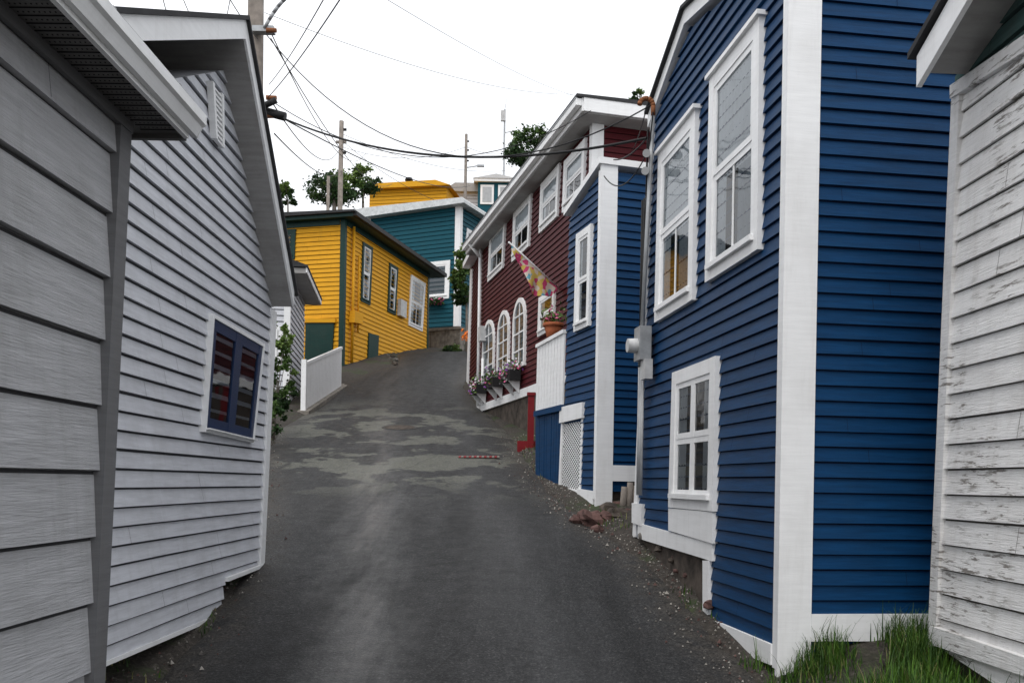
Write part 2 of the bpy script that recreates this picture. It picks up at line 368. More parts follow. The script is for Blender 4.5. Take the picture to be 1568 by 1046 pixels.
q=Q(PA,[(982,801),(1097,832),(1097,859),(982,824)]); qprism(H,'base_board',PA,q,0,.04,'white')
q=Q(PA,[(1031,778),(1100,784),(1099,832),(1031,812)]); qprism(H,'apron_board',PA,q,0,.05,'white')
q=Q(PA,[(973,822),(978,822),(1005,190),(1001,190)]); qprism(H,'corner_board_far',PA,q,0,.035,'white')
rk=[PA.sz(1000,196),PA.sz(1057,38),PA.sz(1206,-90)]; rk[2]=(rk[2][0]-.15,rk[2][1])
strip(H,'rake',PA,rk,.13,.06,5,'white'); strip(H,'roof',PA,[(a,z+.131) for a,z in rk],.03,.10,5,'roof')
body(H,PA,[(P1[0][0]-.0,P1[0][1]),(.25,P2[0][1]),(.25,-1),(P1[0][0]-.05,-1)],4.6,'found')
window(H,PA,[(1096,122),(1174,27),(1171,382),(1089,434)],cw=.115,sw=.05,curtain='most',mull=1,head=True)
window(H,PA,[(1016,240),(1074,166),(1069,458),(1010,496)],cw=.12,sw=.05,curtain='most',mull=1,head=True)
window(H,PA,[(1038,573),(1106,543),(1101,784),(1032,776)],cw=.12,sw=.05,style='four',curtain='sides')
H.build()
H=Obj('electric_service_mast')
top=PA.hit(1000,178,.12); low=PA.hit(980,560,.12)
H.cyl('mast_pipe',low,top,.022,.022,'metal')
pts=[top+Vector((0,0,0))]
for k in range(8):
    t=math.pi*k/7; pts.append(top+Vector((-.07+.07*math.cos(t),-.02*k/7,.10+.07*math.sin(t))))
for a,b_ in zip(pts[:-1],pts[1:]): H.cyl('weatherhead',a,b_,.024,.024,'rust')
c=PA.hit(984,530,.12)
H.cyl('meter_dome',c,c+PA.n*.16,.08,.07,'lampw',16); obox(H,'meter_box',c+Vector((0,.0,.02)),.12,.22,.34,'metal',math.atan2(PA.d.y,PA.d.x)-math.pi/2)
c2=PA.hit(990,566,.1); obox(H,'junction_box',c2,.08,.16,.2,'lampw',.14)
for dx in(0,.07,.14):
    a=PA.hit(985,560,.08)+PA.d*dx; H.cyl('conduit',a,Vector((a.x,a.y,1.5)),.014,.014,'lampw'); H.cyl('conduit',a,Vector((a.x,a.y,4.6)),.012,.012,'cable' if dx else 'lampw')
for k,(x,y) in enumerate([(990,235),(988,262)]):
    H.cyl('insulator',PA.hit(x,y,.05),PA.hit(x,y,.2),.03,.04,'lampw')
H.build()
# ================================================================== narrow blue house
H=Obj('narrow_blue_house')
C0=at(914,775,11.0); PC=Plane(C0,at(858,748,12.3)); PD=Plane(C0,C0-PC.n*4)
P1=Q(PC,[(866,618),(873,338),(930,255),(918,640)],snap=.35); P2=Q(PC,[(893,620),(918,640),(914,752),(889,748)],snap=.35)
P1[0]=(P1[0][0],P1[3][1])
siding(H,'clapboards',PC,P1,.10,.02,'blue'); siding(H,'clapboards',PC,P2,.10,.02,'blue')
zt=P1[2][1]
siding(H,'clapboards_side',PD,[(0,PD.sz(940,712)[1]),(0,zt-.05),(3,zt-.05),(3,PD.sz(940,712)[1])],.10,.02,'blue')
body(H,PC,P1,4,'blue'); body(H,PC,P2,.4,'blue')
pbox(H,'corner_board',PD,-.034,.19,G(11)-.3,zt+.12,0,.036,'white'); pbox(H,'corner_board',PC,0,.05,P2[2][1]-.1,zt,0,.034,'white')
zz=PD.sz(940,722)[1]; pbox(H,'base_board',PD,.191,3,zz-.12,zz+.08,0,.03,'white'); pbox(H,'under',PD,.2,3,0,zz-.12,-.3,-.1,'found')
q=Q(PC,[(888,748),(914,752),(914,775),(887,768)],snap=.1); q=[(max(a,.052),z) for a,z in q]; qprism(H,'base_board',PC,q,0,.036,'white')
tl=PC.sz(872,330); tr_=PC.sz(930,247)
strip(H,'roof_edge',PC,[(tl[0]+.05,tl[1]),(-.06,tr_[1])],.08,.07,4,'white')
window(H,PC,[(888,360),(911,343),(907,497),(884,511)],cw=.09,sw=.04,curtain='sides')
q=Q(PC,[(862,624),(897,616),(896,640),(861,648)]); qprism(H,'lattice_header',PC,q,-.02,.05,'white')
lq=Q(PC,[(861,648),(895,640),(891,756),(857,746)]); qprism(H,'lattice_void',PC,lq,-.4,-.06,'dark')
for k in range(-12,24):
    for sg in(1,-1):
        N_=14; pts=[]
        for j in range(N_+1):
            v=j/N_; u=k/10.+ (v*1.9 if sg>0 else (1-v)*1.9) -.5
            pts.append((u,v))
        for a,b_ in zip(pts[:-1],pts[1:]):
            if 0<=a[0]<=1 and 0<=b_[0]<=1 and 0<=a[1] and b_[1]<=1:
                off=.0 if sg>0 else .008
                qa=bil(lq,*a); qb=bil(lq,*b_)
                H.add('lattice',[PC.pt(qa[0]-.016,qa[1],off),PC.pt(qa[0]+.016,qa[1],off),PC.pt(qb[0]+.016,qb[1],off),PC.pt(qb[0]-.016,qb[1],off)],[(0,1,2,3)],'white')
for u0,u1,v0,v1 in((0,.08,0,1),(.92,1,0,1),(.08,.92,0,.03)): uvbox(H,'lattice_frame',PC,lq,u0,u1,v0,v1,-.01,.02,'white')
H.build()
H=Obj('board_fence')
q=Q(PC,[(820,634),(861,624),(857,750),(820,748)]); nB=11
for k in range(nB):
    uvbox(H,'blue_boards',PC,q,k/nB+.004,(k+1)/nB-.004,-.1,1,-.03+random.uniform(0,.006),0.0+random.uniform(0,.006),'blue')
q=Q(PC,[(826,530),(868,507),(865,622),(823,632)])
for k in range(9):
    uvbox(H,'white_boards',PC,q,k/9+.008,(k+1)/9-.008,0,1.0,.01,.035,'white')
uvbox(H,'rail',PC,q,-.01,1,.97,1.02,-.03,.06,'white'); uvbox(H,'rail',PC,q,-.01,1,-.06,0.02,-.01,.06,'blue')
body(H,PC,[(q[0][0]-.0,q[3][1]+.05),(q[1][0],q[3][1]+.05),(q[1][0],0),(q[0][0],0)],1.5,'dark')
H.build()
# ================================================================== maroon house
H=Obj('maroon_house')
C0=at(908,250,13.8); PM=Plane(C0,at(734,600,21.6)); PN=Plane(C0,C0-PM.n*5)
z0=3.45; farS=PM.sz(735,500)[0]
zt=PM.sz(908,192)[1]
P=[(0,z0),(0,zt),(farS,zt),(farS,z0)]
siding(H,'clapboards',PM,P,.105,.02,'maroon'); body(H,PM,P,5.5,'maroon')
siding(H,'clapboards_side',PN,[(0,z0),(0,zt),(5.4,zt),(5.4,z0)],.105,.02,'maroon')
pbox(H,'corner_board',PN,-.034,.16,z0,zt,0,.036,'white'); pbox(H,'corner_board',PM,0,.09,z0,zt,0,.034,'white'); pbox(H,'corner_board_far',PM,farS-.16,farS+.03,z0,zt,0,.034,'white')
pbox(H,'base_board',PM,.0,farS,z0-.14,z0+.03,.0,.05,'white')
body(H,PM,[(.05,z0-.1),(farS-.05,z0-.1),(farS-.05,0),(.05,0)],5,'found')
pbox(H,'eave_soffit',PM,-.36,farS+.3,zt,zt+.06,-5.8,.30,'soffit')
pbox(H,'eave_fascia',PM,-.38,farS+.32,zt+.02,zt+.22,.30,.325,'white')
pbox(H,'eave_fascia',PM,-.40,-.37,zt+.02,zt+.22,-5.8,.30,'white')
H.hexa('roof',[PM.pt(-.41,zt+.22,.42),PM.pt(farS+.34,zt+.22,.42),PM.pt(farS+.34,zt+.22,-5.9),PM.pt(-.41,zt+.22,-5.9),PM.pt(-.41,zt+.26,.42),PM.pt(farS+.34,zt+.26,.42),PM.pt(farS+.34,zt+.4,-5.9),PM.pt(-.41,zt+.4,-5.9)],'roof')
pbox(H,'roof_block',PM,-.36,farS+.3,zt+.06,zt+.22,-5.8,.29,'white')
pbox(H,'gutter',PM,-.38,farS+.3,zt+.10,zt+.20,.33,.42,'white')
pbox(H,'gutter_lip',PM,-.38,farS+.3,zt+.20,zt+.215,.40,.43,'metal')
H.cyl('downspout',PM.pt(farS-.35,zt,.1),PM.pt(farS-.35,z0,.1),.04,.04,'white')
H.cyl('downspout',PM.pt(farS-.35,zt+.12,.38),PM.pt(farS-.35,zt-.2,.1),.04,.04,'white')
H.cyl('downspout',PM.pt(farS-.75,z0+1.1,.08),PM.pt(farS-.75,z0,.08),.035,.035,'white'); pbox(H,'meter_box',PM,farS-.85,farS-.62,z0+1.5,z0+1.85,.02,.18,'lampw')
for qd in ([(868,246),(901,214),(897,296),(865,329)],[(832,282),(861,251),(857,329),(829,361)],[(790,322),(817,297),(813,381),(787,399)],[(753,356),(777,338),(773,413),(750,430)]):
    window(H,PM,qd,cw=.12,sw=.045,curtain='half',mull=1)
for qd in ([(790,462),(809,450),(806,560),(787,568)],[(766,480),(784,470),(781,567),(763,576)],[(743,494),(761,485),(758,580),(740,588)]):
    archwin(H,PM,qd,cw=.09)
window(H,PM,[(829,455),(853,442),(851,505),(827,515)],cw=.09,sw=.04,curtain='sides')
H.build()
for i,(x,y) in enumerate([(795,578),(769,588),(744,598)]):
    B=Obj('flower_box'); s,z=PM.sz(x,y)
    pbox(B,'box',PM,s-.38,s+.38,z-.10,z+.10,.07,.30,'cable')
    for t in(-.25,.25):
        B.prism('bracket',[PM.pt(s+t,z-.1,.05),PM.pt(s+t,z-.1,.28),PM.pt(s+t,z-.35,.06)],PM.d*.05,'white')
    for k in range(190):
        c=PM.pt(s+random.uniform(-.42,.42),z+.1+abs(random.gauss(0,.10)),.18+random.uniform(-.15,.17)); r=random.uniform(.022,.042)
        if random.random()<.15: c=PM.pt(s+random.uniform(-.4,.4),z+random.uniform(-.12,.1),.33)
        a=Vector((random.gauss(0,1),random.gauss(0,1),random.gauss(0,1))).normalized(); b_=a.orthogonal().normalized()
        mt=random.choice(['leaf','leafy','leaf','leafd','leafd','pink','petw','petw','purp'])
        B.add('flowers',[c-a*r,c+b_*r,c+a*r,c-b_*r],[(0,1,2,3)],mt)
    B.build()
H=Obj('flag_on_pole')
wb=PM.hit(858,444); tip=at(779,371,wb.y-.9)
H.cyl('pole',wb,tip,.018,.014,'white'); vs=[];fs=[];nu,nv=26,12
for i in range(nu+1):
    t=.04+i/nu*.90; p=tip.lerp(wb,t); hang=np.interp(t,[0.04,.14,.24,.42,.60,.78,.94],[.07,.11,.18,.50,.42,.28,.12])
    for j in range(nv+1):
        w=j/nv; q=p+Vector((.03*math.sin(16*t+w*2)*w-.01*w, .05*math.cos(t*24)*w,-hang*w)); vs.append(q)
for i in range(nu):
    for j in range(nv): a=i*(nv+1)+j; fs.append((a,a+1,a+nv+2,a+nv+1))
m,nt,bs=newmat('flag_cloth'); v=mapped(nt,(1,1,1)); vo=N(nt,'ShaderNodeTexVoronoi'); vo.inputs['Scale'].default_value=13; nt.links.new(v,vo.inputs[0])
sep=N(nt,'ShaderNodeSeparateColor'); nt.links.new(vo.outputs['Color'],sep.inputs[0])
r=ramp(nt,sep.outputs[0],[(0,(.62,.06,.18)),(.34,(.70,.52,.12)),(.58,(.72,.62,.52)),(.88,(.15,.42,.52)),(1,(.6,.05,.12))]); r.color_ramp.interpolation='CONSTANT'
nt.links.new(r.outputs[0],bs.inputs['Base Color']); bs.inputs['Roughness'].default_value=.9; M['flag']=m
H.add('cloth',vs,fs,'flag',True); H.build()
# ================================================================== small red house beyond
H=Obj('red_brown_house')
PR=Plane(at(736,560,22.2),at(716,560,25.5))
P=Q(PR,[(737,605),(716,590),(722,412),(740,380)]); siding(H,'clapboards',PR,P,.11,.02,'maroon'); body(H,PR,P,3,'maroon')
body(H,PR,[(P[0][0],P[0][1]),(P[1][0],P[1][1]),(P[1][0],3),(P[0][0],3)],3,'rock')
strip(H,'roof_edge',PR,[P[3],P[2]],.15,.25,3,'white')
q=Q(PR,[(716,590),(719,588),(725,412),(722,412)]); qprism(H,'corner_board',PR,q,0,.04,'white')
H.build()
# ================================================================== yellow house
H=Obj('yellow_house')
C0=at(525,500,27.0); PY=Plane(C0,at(648,500,33.5)); PZ=Plane(C0,C0-PY.n*6)
P=Q(PY,[(522,562),(533,340),(656,432),(646,545)],snap=.8); zt=P[1][1]
P=[(0,P[0][1]),(0,zt),(P[2][0],zt),(P[2][0],P[3][1])]
siding(H,'clapboards',PY,P,.14,.024,'yellow'); body(H,PY,P,6,'yellow')
body(H,PY,[(0,P[0][1]),(P[2][0],P[3][1]),(P[2][0],4.0),(0,4.0)],5.5,'conc')
zl=PZ.sz(480,560)[1]
siding(H,'clapboards_side',PZ,[(0,zl),(0,zt),(5.9,zt),(5.9,zl)],.14,.024,'yellow')
pbox(H,'corner_board',PZ,-.04,.12,P[0][1],zt,0,.04,'green'); pbox(H,'corner_board',PY,0,.10,P[0][1],zt,0,.038,'green')
pbox(H,'corner_board_far',PY,P[2][0]-.12,P[2][0]+.02,P[3][1],zt,0,.038,'green')
qprism(H,'base_board',PY,[(0,P[0][1]-.1),(P[2][0],P[3][1]-.1),(P[2][0],P[3][1]+.08),(0,P[0][1]+.08)],0,.06,'green')
LY=P[2][0]
pbox(H,'eave',PY,-.3,LY+.6,zt,zt+.10,-6.3,.42,'green')
pbox(H,'gutter',PY,-.3,LY+.6,zt+.01,zt+.13,.42,.54,'cable')
H.hexa('roof',[PY.pt(-.4,zt+.11,.50),PY.pt(LY+.7,zt+.11,.50),PY.pt(LY+.7,zt+.11,-6.4),PY.pt(-.4,zt+.11,-6.4),PY.pt(-.4,zt+.17,.50),PY.pt(LY+.7,zt+.17,.50),PY.pt(LY+.7,zt+.35,-6.4),PY.pt(-.4,zt+.35,-6.4)],'roof')
pbox(H,'eave_frieze',PY,.1,LY,zt-.16,zt-.001,.03,.06,'green'); pbox(H,'eave_frieze',PZ,.14,5.9,zt-.16,zt-.001,.03,.06,'green')
window(H,PY,[(554,371),(569,379),(565,468),(551,461)],cw=.11,case='green',sash='white',curtain='sides')
window(H,PY,[(595,403),(608,410),(604,484),(592,476)],cw=.11,case='green',sash='white',curtain='sides')
window(H,PY,[(628,421),(650,434),(645,508),(624,498)],cw=.12,case='white',sash='white',curtain='sides',mull=1)
q=Q(PY,[(563,510),(578,514),(576,558),(561,556)]); qprism(H,'hatch_door',PY,q,0,.06,'green')
q=Q(PY,[(608,458),(617,463),(616,488),(607,483)]); qprism(H,'air_conditioner',PY,q,.03,.16,'lampw')
q=Q(PY,[(534,476),(547,480),(546,497),(533,494)]); qprism(H,'meter_box',PY,q,.03,.22,'yellow')
H.cyl('downspout',PY.pt(.45,zt-.1,.1),PY.pt(.45,P[0][1]+.2,.1),.045,.045,'yellow')
H.cyl('conduit',PY.pt(.85,zt-.9,.1),PY.pt(.85,P[0][1]+1.2,.1),.03,.03,'yellow')
window(H,PZ,[(436,352),(454,352),(452,398),(434,398)],cw=.12,case='green',sash='green',curtain='sides')
q=Q(PZ,[(470,494),(513,494),(508,575),(468,575)]); qprism(H,'basement_door',PZ,q,0,.08,'green')
q=Q(PZ,[(466,489),(516,489),(516,495),(466,495)]); qprism(H,'door_head',PZ,q,0,.12,'yellow')
H.build()
# ================================================================== small pale house on the left
H=Obj('small_pale_house')
C0=at(441,600,20.8); PS=Plane(C0,at(465,560,24.0)); PT=Plane(C0,C0-PS.n*4)
zt=PS.sz(449,432)[1]; L=3.1; zb=PS.sz(441,612)[1]
siding(H,'clapboards',PS,[(0,zb),(0,zt),(L,zt),(L,zb)],.14,.024,'grey',.018); body(H,PS,[(0,2.5),(0,zt),(L,zt),(L,2.5)],4,'grey')
siding(H,'clapboards_side',PT,[(0,zb),(0,zt),(3.9,zt),(3.9,zb)],.14,.024,'grey',.018)
pbox(H,'corner_board',PT,-.03,.12,zb,zt,0,.035,'white')
pbox(H,'base_board',PT,.121,3.9,zb-.1,zb+.1,0,.035,'white')
pbox(H,'eave',PS,-.35,L+.3,zt,zt+.12,-4.2,.40,'soffit'); pbox(H,'eave_fascia',PS,-.36,L+.31,zt+.02,zt+.14,.401,.43,'white')
H.hexa('roof',[PS.pt(-.4,zt+.14,.45),PS.pt(L+.35,zt+.14,.45),PS.pt(L+.35,zt+.14,-4.3),PS.pt(-.4,zt+.14,-4.3),PS.pt(-.4,zt+.18,.45),PS.pt(L+.35,zt+.18,.45),PS.pt(L+.35,zt+1.0,-2),PS.pt(-.4,zt+1.0,-2)],'roof')
window(H,PT,[(419,500),(434,500),(432,560),(417,560)],cw=.1,curtain='half')
H.build()
H=Obj('white_fence'); f0=gp(465,632); f1=gp(521,592); PF=Plane(f0,f1)
zt0=PF.sz(463,556)[1]; zt1=PF.sz(520,532)[1]; nB=26; Lf=PF.L
for k in range(nB):
    a=Lf*k/nB; z0_=f0.z+(f1.z-f0.z)*k/nB+.02; z1_=zt0+(zt1-zt0)*k/nB
    pbox(H,'pickets',PF,a+.010,a+Lf/nB-.010,z0_,z1_,0,.03,'white')
qprism(H,'rail',PF,[(0,zt0-.02),(Lf,zt1-.02),(Lf,zt1+.05),(0,zt0+.05)],-.02,.05,'white')
qprism(H,'back_boards',PF,[(0,f0.z),(Lf,f1.z),(Lf,zt1-.05),(0,zt0-.05)],-.03,-.01,'soffit')
pbox(H,'post',PF,-.1,0,f0.z-.2,zt0+.1,-.05,.06,'white')
H.build()
H=Obj('stone_kerb')
qprism(H,'stone_kerb',PF,[(-.2,f0.z-.3),(Lf+.5,f1.z-.25),(Lf+.5,f1.z+.14),(-.2,f0.z+.02)],-.1,.16,'conc'); H.build(True)
# ================================================================== teal house
H=Obj('teal_house')
C0=at(703,400,38.0); PE=Plane(C0,at(560,400,40.0)); PE2=Plane(C0,C0-PE.n*6)
zb=PE.sz(698,500)[1]; zt=PE.sz(706,316)[1]; L=PE.sz(455,400)[0]
siding(H,'clapboards',PE,[(0,zb),(0,zt),(L,zt),(L,zb)],.19,.03,'teal'); body(H,PE,[(0,zb),(0,zt),(L,zt),(L,zb)],6,'teal')
siding(H,'clapboards_side',PE2,[(0,zb),(0,zt),(6,zt),(6,zb)],.19,.03,'teal')
body(H,PE,[(0.05,zb),(L-.1,zb),(L-.1,4),(.05,4)],5.9,'conc')
pbox(H,'corner_board',PE,0,.2,zb,zt,0,.06,'white'); pbox(H,'corner_board',PE2,-.06,.16,zb,zt,0,.06,'white')
s1=PE.sz(566,318)[0]; pbox(H,'mid_board',PE,s1-.1,s1+.15,zb,zt,0,.06,'white')
H.prism('roof',[PE.pt(-.4,zt,.4),PE.pt(L+.3,zt-.1,.4),PE.pt(L+.3,zt+.1,.4),PE.pt(s1,zt+.36,.4),PE.pt(-.3,zt+.24,.4),PE.pt(-.4,zt+.14,.4)],-PE.n*7,'roofmetal')
window(H,PE,[(647,401),(690,401),(688,459),(645,459)],cw=.16,sw=.07,style='one',curtain='full')
window(H,PE2,[(714,350),(722,354),(719,385),(711,383)],cw=.12,curtain='half')
s,z=PE.sz(668,464)
for k in range(120):
    c=PE.pt(s+random.uniform(-.5,.5),z+random.uniform(-.12,.15),.25+random.uniform(-.15,.15)); a=Vector((random.gauss(0,1),random.gauss(0,1),random.gauss(0,1))).normalized(); b_=a.orthogonal().normalized(); r=.08
    H.add('window_box_flowers',[c-a*r,c+b_*r,c+a*r,c-b_*r],[(0,1,2,3)],random.choice(['leafd','leaf','leafd','pink']))
H.build()
H=Obj('retaining_wall'); PV=Plane(at(704,530,35.0),at(640,530,36.0))
zt=PV.sz(680,506)[1]; L_=PV.sz(600,506)[0]
pbox(H,'wall',PV,0,L_,4,zt,-.3,0,'conc'); pbox(H,'coping',PV,-.05,L_,zt,zt+.1,-.35,.06,'conc')
for k in range(1,6): pbox(H,'joint',PV,k*.7,k*.7+.02,4,zt,.001,.004,'found')
H.build()
H=Obj('distant_yellow_house'); PQ=Plane(at(690,290,52),at(560,290,53))
a=PQ.sz(566,298); b_=PQ.sz(684,298); zt=PQ.sz(620,290)[1]
sL,sR=b_[0],a[0]
siding(H,'clapboards',PQ,[(sL,zt-6),(sL,zt),(sR,zt),(sR,zt-6)],.2,.03,'yellow'); body(H,PQ,[(sL,zt-8),(sL,zt),(sR,zt),(sR,zt-8)],5,'yellow')
H.prism('roof',[PQ.pt(sL-.3,zt,.4),PQ.pt(sR+.3,zt,.4),PQ.pt(sR-.4,zt+.3,.4),PQ.pt(sL+.6,zt+.33,.4)],-PQ.n*6,'yellow')
c=PQ.hit(626,286); H.cyl('roof_vent',c,c+Vector((0,0,.4)),.14,.14,'cable'); H.cyl('roof_vent',c+Vector((0,0,.35)),c+Vector((0,0,.5)),.25,.2,'cable'); H.build()
H=Obj('distant_grey_house'); PX=Plane(at(790,300,58),at(690,300,58))
zt=PX.sz(750,292)[1]; sR=PX.sz(690,300)[0]; sB0=PX.sz(786,300)[0]; sB1=PX.sz(733,300)[0]
body(H,PX,[(-1.5,zt-9),(-1.5,zt-.2),(sR,zt-.2),(sR,zt-9)],6,'grey'); siding(H,'clapboards',PX,[(-1.5,zt-6),(-1.5,zt-.2),(sR,zt-.2),(sR,zt-6)],.22,.03,'grey')
H.prism('main_roof',[PX.pt(-1.8,zt-.2,.4),PX.pt(sR+.5,zt-.2,.4),PX.pt(sR-.3,zt+.35,.4),PX.pt(-1,zt+.35,.4)],-PX.n*6,'soffit')
pbox(H,'bay_wall',PX,sB0,sB1,zt-6,zt+.3,0,1.2,'teal')
m_=(sB0+sB1)/2; ap=PX.pt(m_,zt+1.05,.2)
bs_=[PX.pt(sB0-.3,zt+.3,1.5),PX.pt(sB1+.3,zt+.3,1.5),PX.pt(sB1+.3,zt+.3,-1),PX.pt(sB0-.3,zt+.3,-1)]
H.add('bay_roof',bs_+[ap],[(0,1,4),(1,2,4),(2,3,4),(3,0,4),(0,3,2,1)],'soffit')
pbox(H,'bay_cornice',PX,sB0-.25,sB1+.25,zt+.12,zt+.3,1.2,1.45,'white')
for a0 in (.05,.55):
    x0=sB0+(sB1-sB0)*a0; pbox(H,'bay_window',PX,x0,x0+(sB1-sB0)*.38,zt-1.3,zt-.05,1.2,1.26,'white'); pbox(H,'bay_window_glass',PX,x0+.14,x0+(sB1-sB0)*.38-.14,zt-1.15,zt-.2,1.26,1.28,'blind')
H.build()
# ================================================================== weathered white house (right edge)
H=Obj('weathered_white_house')
PW=Plane(at(1430,965,5.72),at(1750,700,3.95))
P=Q(PW,[(1430,985),(1468,150),(1750,-30),(1750,1190)]); siding(H,'wide_board_siding',PW,P,.158,.022,'whiteold',.010,.003)
Pb=Q(PW,[(1434,985),(1470,118),(1750,-250),(1750,1190)]); body(H,PW,Pb,4,'whiteold')
qprism(H,'foundation',PW,Q(PW,[(1432,985),(1750,1190),(1750,1500),(1432,1150)]),-3,-.02,'found')
Pg=Q(PW,[(1469,148),(1466,118),(1548,0),(1750,-280),(1750,-32)]); siding(H,'green_shingles',PW,Pg,.13,.02,'shing')
q=Q(PW,[(1428,990),(1440,990),(1478,130),(1466,130)]); qprism(H,'corner_board',PW,q,0,.036,'whiteold')
q=Q(PW,[(1466,132),(1750,-60),(1750,-25),(1466,152)]); qprism(H,'frieze_board',PW,q,0,.05,'whiteold')
q=Q(PW,[(1436,958),(1750,1062),(1750,1092),(1436,986)]); qprism(H,'base_board',PW,q,0,.05,'whiteold')
r0=PW.sz(1412,112,.3); r1=PW.sz(1477,0,.3); k=3.5; r2=(r0[0]+(r1[0]-r0[0])*k,r0[1]+(r1[1]-r0[1])*k)
strip(H,'soffit',PW,[r0,r2],.03,.30,4,'soffit'); strip(H,'barge_board',PW,[(r0[0],r0[1]-.09),(r2[0],r2[1]-.09)],.19,.335,-.302,'white')
strip(H,'roof',PW,[(r0[0]-.05,r0[1]+.101),(r2[0],r2[1]+.101)],.04,.37,4,'roof')
H.build()
# ================================================================== road & ground
Lp=[gp(*p) for p in [(255,1046),(330,965),(385,880),(402,820),(406,760),(414,700),(436,655),(466,638),(500,612),(530,585),(570,570),(610,560)]]
Rp=[gp(*p) for p in [(1150,1046),(1085,985),(1030,915),(978,862),(896,802),(832,755),(800,705),(775,665),(745,637),(715,607),(704,592)]]
Le=sorted([(-30,-1.9),(3,-1.95)]+[(p.y,p.x) for p in Lp]+[(31,-4.0),(34,-2.6),(38,-.2),(44,3.5)])
Re=sorted([(-30,1.7),(3,1.72)]+[(p.y,p.x) for p in Rp]+[(27.5,-1.4),(30,-1.0),(32,.2),(35,2.5),(38,4.5),(44,9)])
def Lx(y): return float(np.interp(y,[a for a,_ in Le],[b for _,b in Le]))
def Rx(y): return float(np.interp(y,[a for a,_ in Re],[b for _,b in Re]))
def sm(t): t=max(0,min(1,t)); return t*t*(3-2*t)
def Gt(x,y):
    if y<44:
        l,r=Lx(y),Rx(y); d=max(l-x,x-r)
    else: d=3
    z=G(y)
    if d<0: return z-.07
    far=sm((abs(x)-40)/200)
    z+= -.07+.07*sm(d/.12)+.10*sm(d/.6)+.03*(noise.noise(Vector((x*1.7,y*1.7,0))))*sm(d/.3)+.012*noise.noise(Vector((x*7,y*7,3)))
    z+= .05*max(0,(x-6))*sm((x-6)/10)*(1-far) if x>6 else 0
    if 1.7<x<6 and 2<y<8: z+= .15*sm((x-1.8)/.8)*sm((y-2.5)/1.5)*(1-sm((y-6.2)/1.2))
    return z
ys=list(np.arange(-8,2,.5))+list(np.arange(2,22,.12))+list(np.arange(22,46,.3))+[47,50,55,60,70,85,100,130,180,260,400,700,1200]
xs=[-900,-500,-250,-120,-60,-35,-22,-14,-10]+list(np.arange(-8,-6,.5))+list(np.arange(-6,3.6,.12))+list(np.arange(3.6,8,.5))+[9,11,14,20,30,50,90,180,400,900]
ys=[-300,-100,-40,-20,-12]+ys
vs=[(x,y,Gt(x,y)) for y in ys for x in xs]; nx=len(xs)
fs=[(j*nx+i,j*nx+i+1,(j+1)*nx+i+1,(j+1)*nx+i) for j in range(len(ys)-1) for i in range(nx-1)]
m,nt,bs=newmat('dirt_and_moss'); v=mapped(nt)
n1=noisen(nt,v,1.4,6,.65); n2=noisen(nt,v,26,5,.7); n3=noisen(nt,v,5,4)
c1=ramp(nt,n2,[(.3,(.016,.013,.010)),(.55,(.045,.037,.03)),(.75,(.13,.115,.10))])
c2=ramp(nt,n3,[(.35,(.018,.03,.008)),(.7,(.05,.075,.02))]); fm=ramp(nt,n1,[(.52,0.0),(.64,.8)])
nt.links.new(mixc(nt,fm.outputs[0],c1.outputs[0],c2.outputs[0]),bs.inputs['Base Color']); bs.inputs['Roughness'].default_value=.95; bump(nt,bs,n2,.8,.03)
me=bpy.data.meshes.new('ground'); me.from_pydata(vs,[],fs); me.materials.append(m); me.polygons.foreach_set('use_smooth',[True]*len(fs)); o=bpy.data.objects.new('ground',me); sc.collection.objects.link(o)
ry=list(np.arange(-12,22,.15))+list(np.arange(22,44,.3)); nc=26; vs=[];ed=[]
for y in ry:
    l,r=Lx(y)-.08+.07*noise.noise(Vector((0,y*2.3,0))),Rx(y)+.08+.09*noise.noise(Vector((5,y*2.3,0)))
    for i in range(nc+1):
        t=i/nc; x=l+(r-l)*t; e=min(t,1-t)*(r-l)
        z=G(y)+.03*math.sin(math.pi*t)+.012*noise.noise(Vector((x*.9,y*.7,7)))-.02*(1-sm(e/.1)); vs.append((x,y,z)); ed.append(sm(e/.55))
fs=[(j*(nc+1)+i,j*(nc+1)+i+1,(j+1)*(nc+1)+i+1,(j+1)*(nc+1)+i) for j in range(len(ry)-1) for i in range(nc)]
me=bpy.data.meshes.new('road'); me.from_pydata(vs,[],fs); me.polygons.foreach_set('use_smooth',[True]*len(fs))
at_=me.attributes.new('edge','FLOAT','POINT'); at_.data.foreach_set('value',ed)
m,nt,bs=newmat('worn_damp_asphalt'); v=mapped(nt)
sepx=N(nt,'ShaderNodeSeparateXYZ'); nt.links.new(v,sepx.inputs[0])
def math_(op,a,b=None,clamp=False):
    n=N(nt,'ShaderNodeMath',operation=op); n.use_clamp=clamp
    for i,x in enumerate((a,b)):
        if x is None: continue
        if isinstance(x,(int,float)): n.inputs[i].default_value=x
        else: nt.links.new(x,n.inputs[i])
    return n.outputs[0]
vst=N(nt,'ShaderNodeTexVoronoi'); vst.inputs['Scale'].default_value=100; nt.links.new(v,vst.inputs['Vector'])
sst=N(nt,'ShaderNodeSeparateColor'); nt.links.new(vst.outputs['Color'],sst.inputs[0])
fine=noisen(nt,v,42,4,.72); sp=math_('ADD',math_('MULTIPLY',sst.outputs[0],.28),math_('MULTIPLY',fine,.72))
big=noisen(nt,v,.8,6,.62); mid=noisen(nt,v,6,5,.65); vs_=mapped(nt,(2.0,.20,1)); strk=noisen(nt,vs_,1.6,6,.66)
base=ramp(nt,sp,[(.34,(.008,.008,.009)),(.50,(.017,.017,.018)),(.62,(.036,.036,.036)),(.74,(.09,.09,.088))])
tone=ramp(nt,strk,[(.3,.45),(.7,1.5)]); c=mixc(nt,1.0,base.outputs[0],tone.outputs[0],'MULTIPLY')
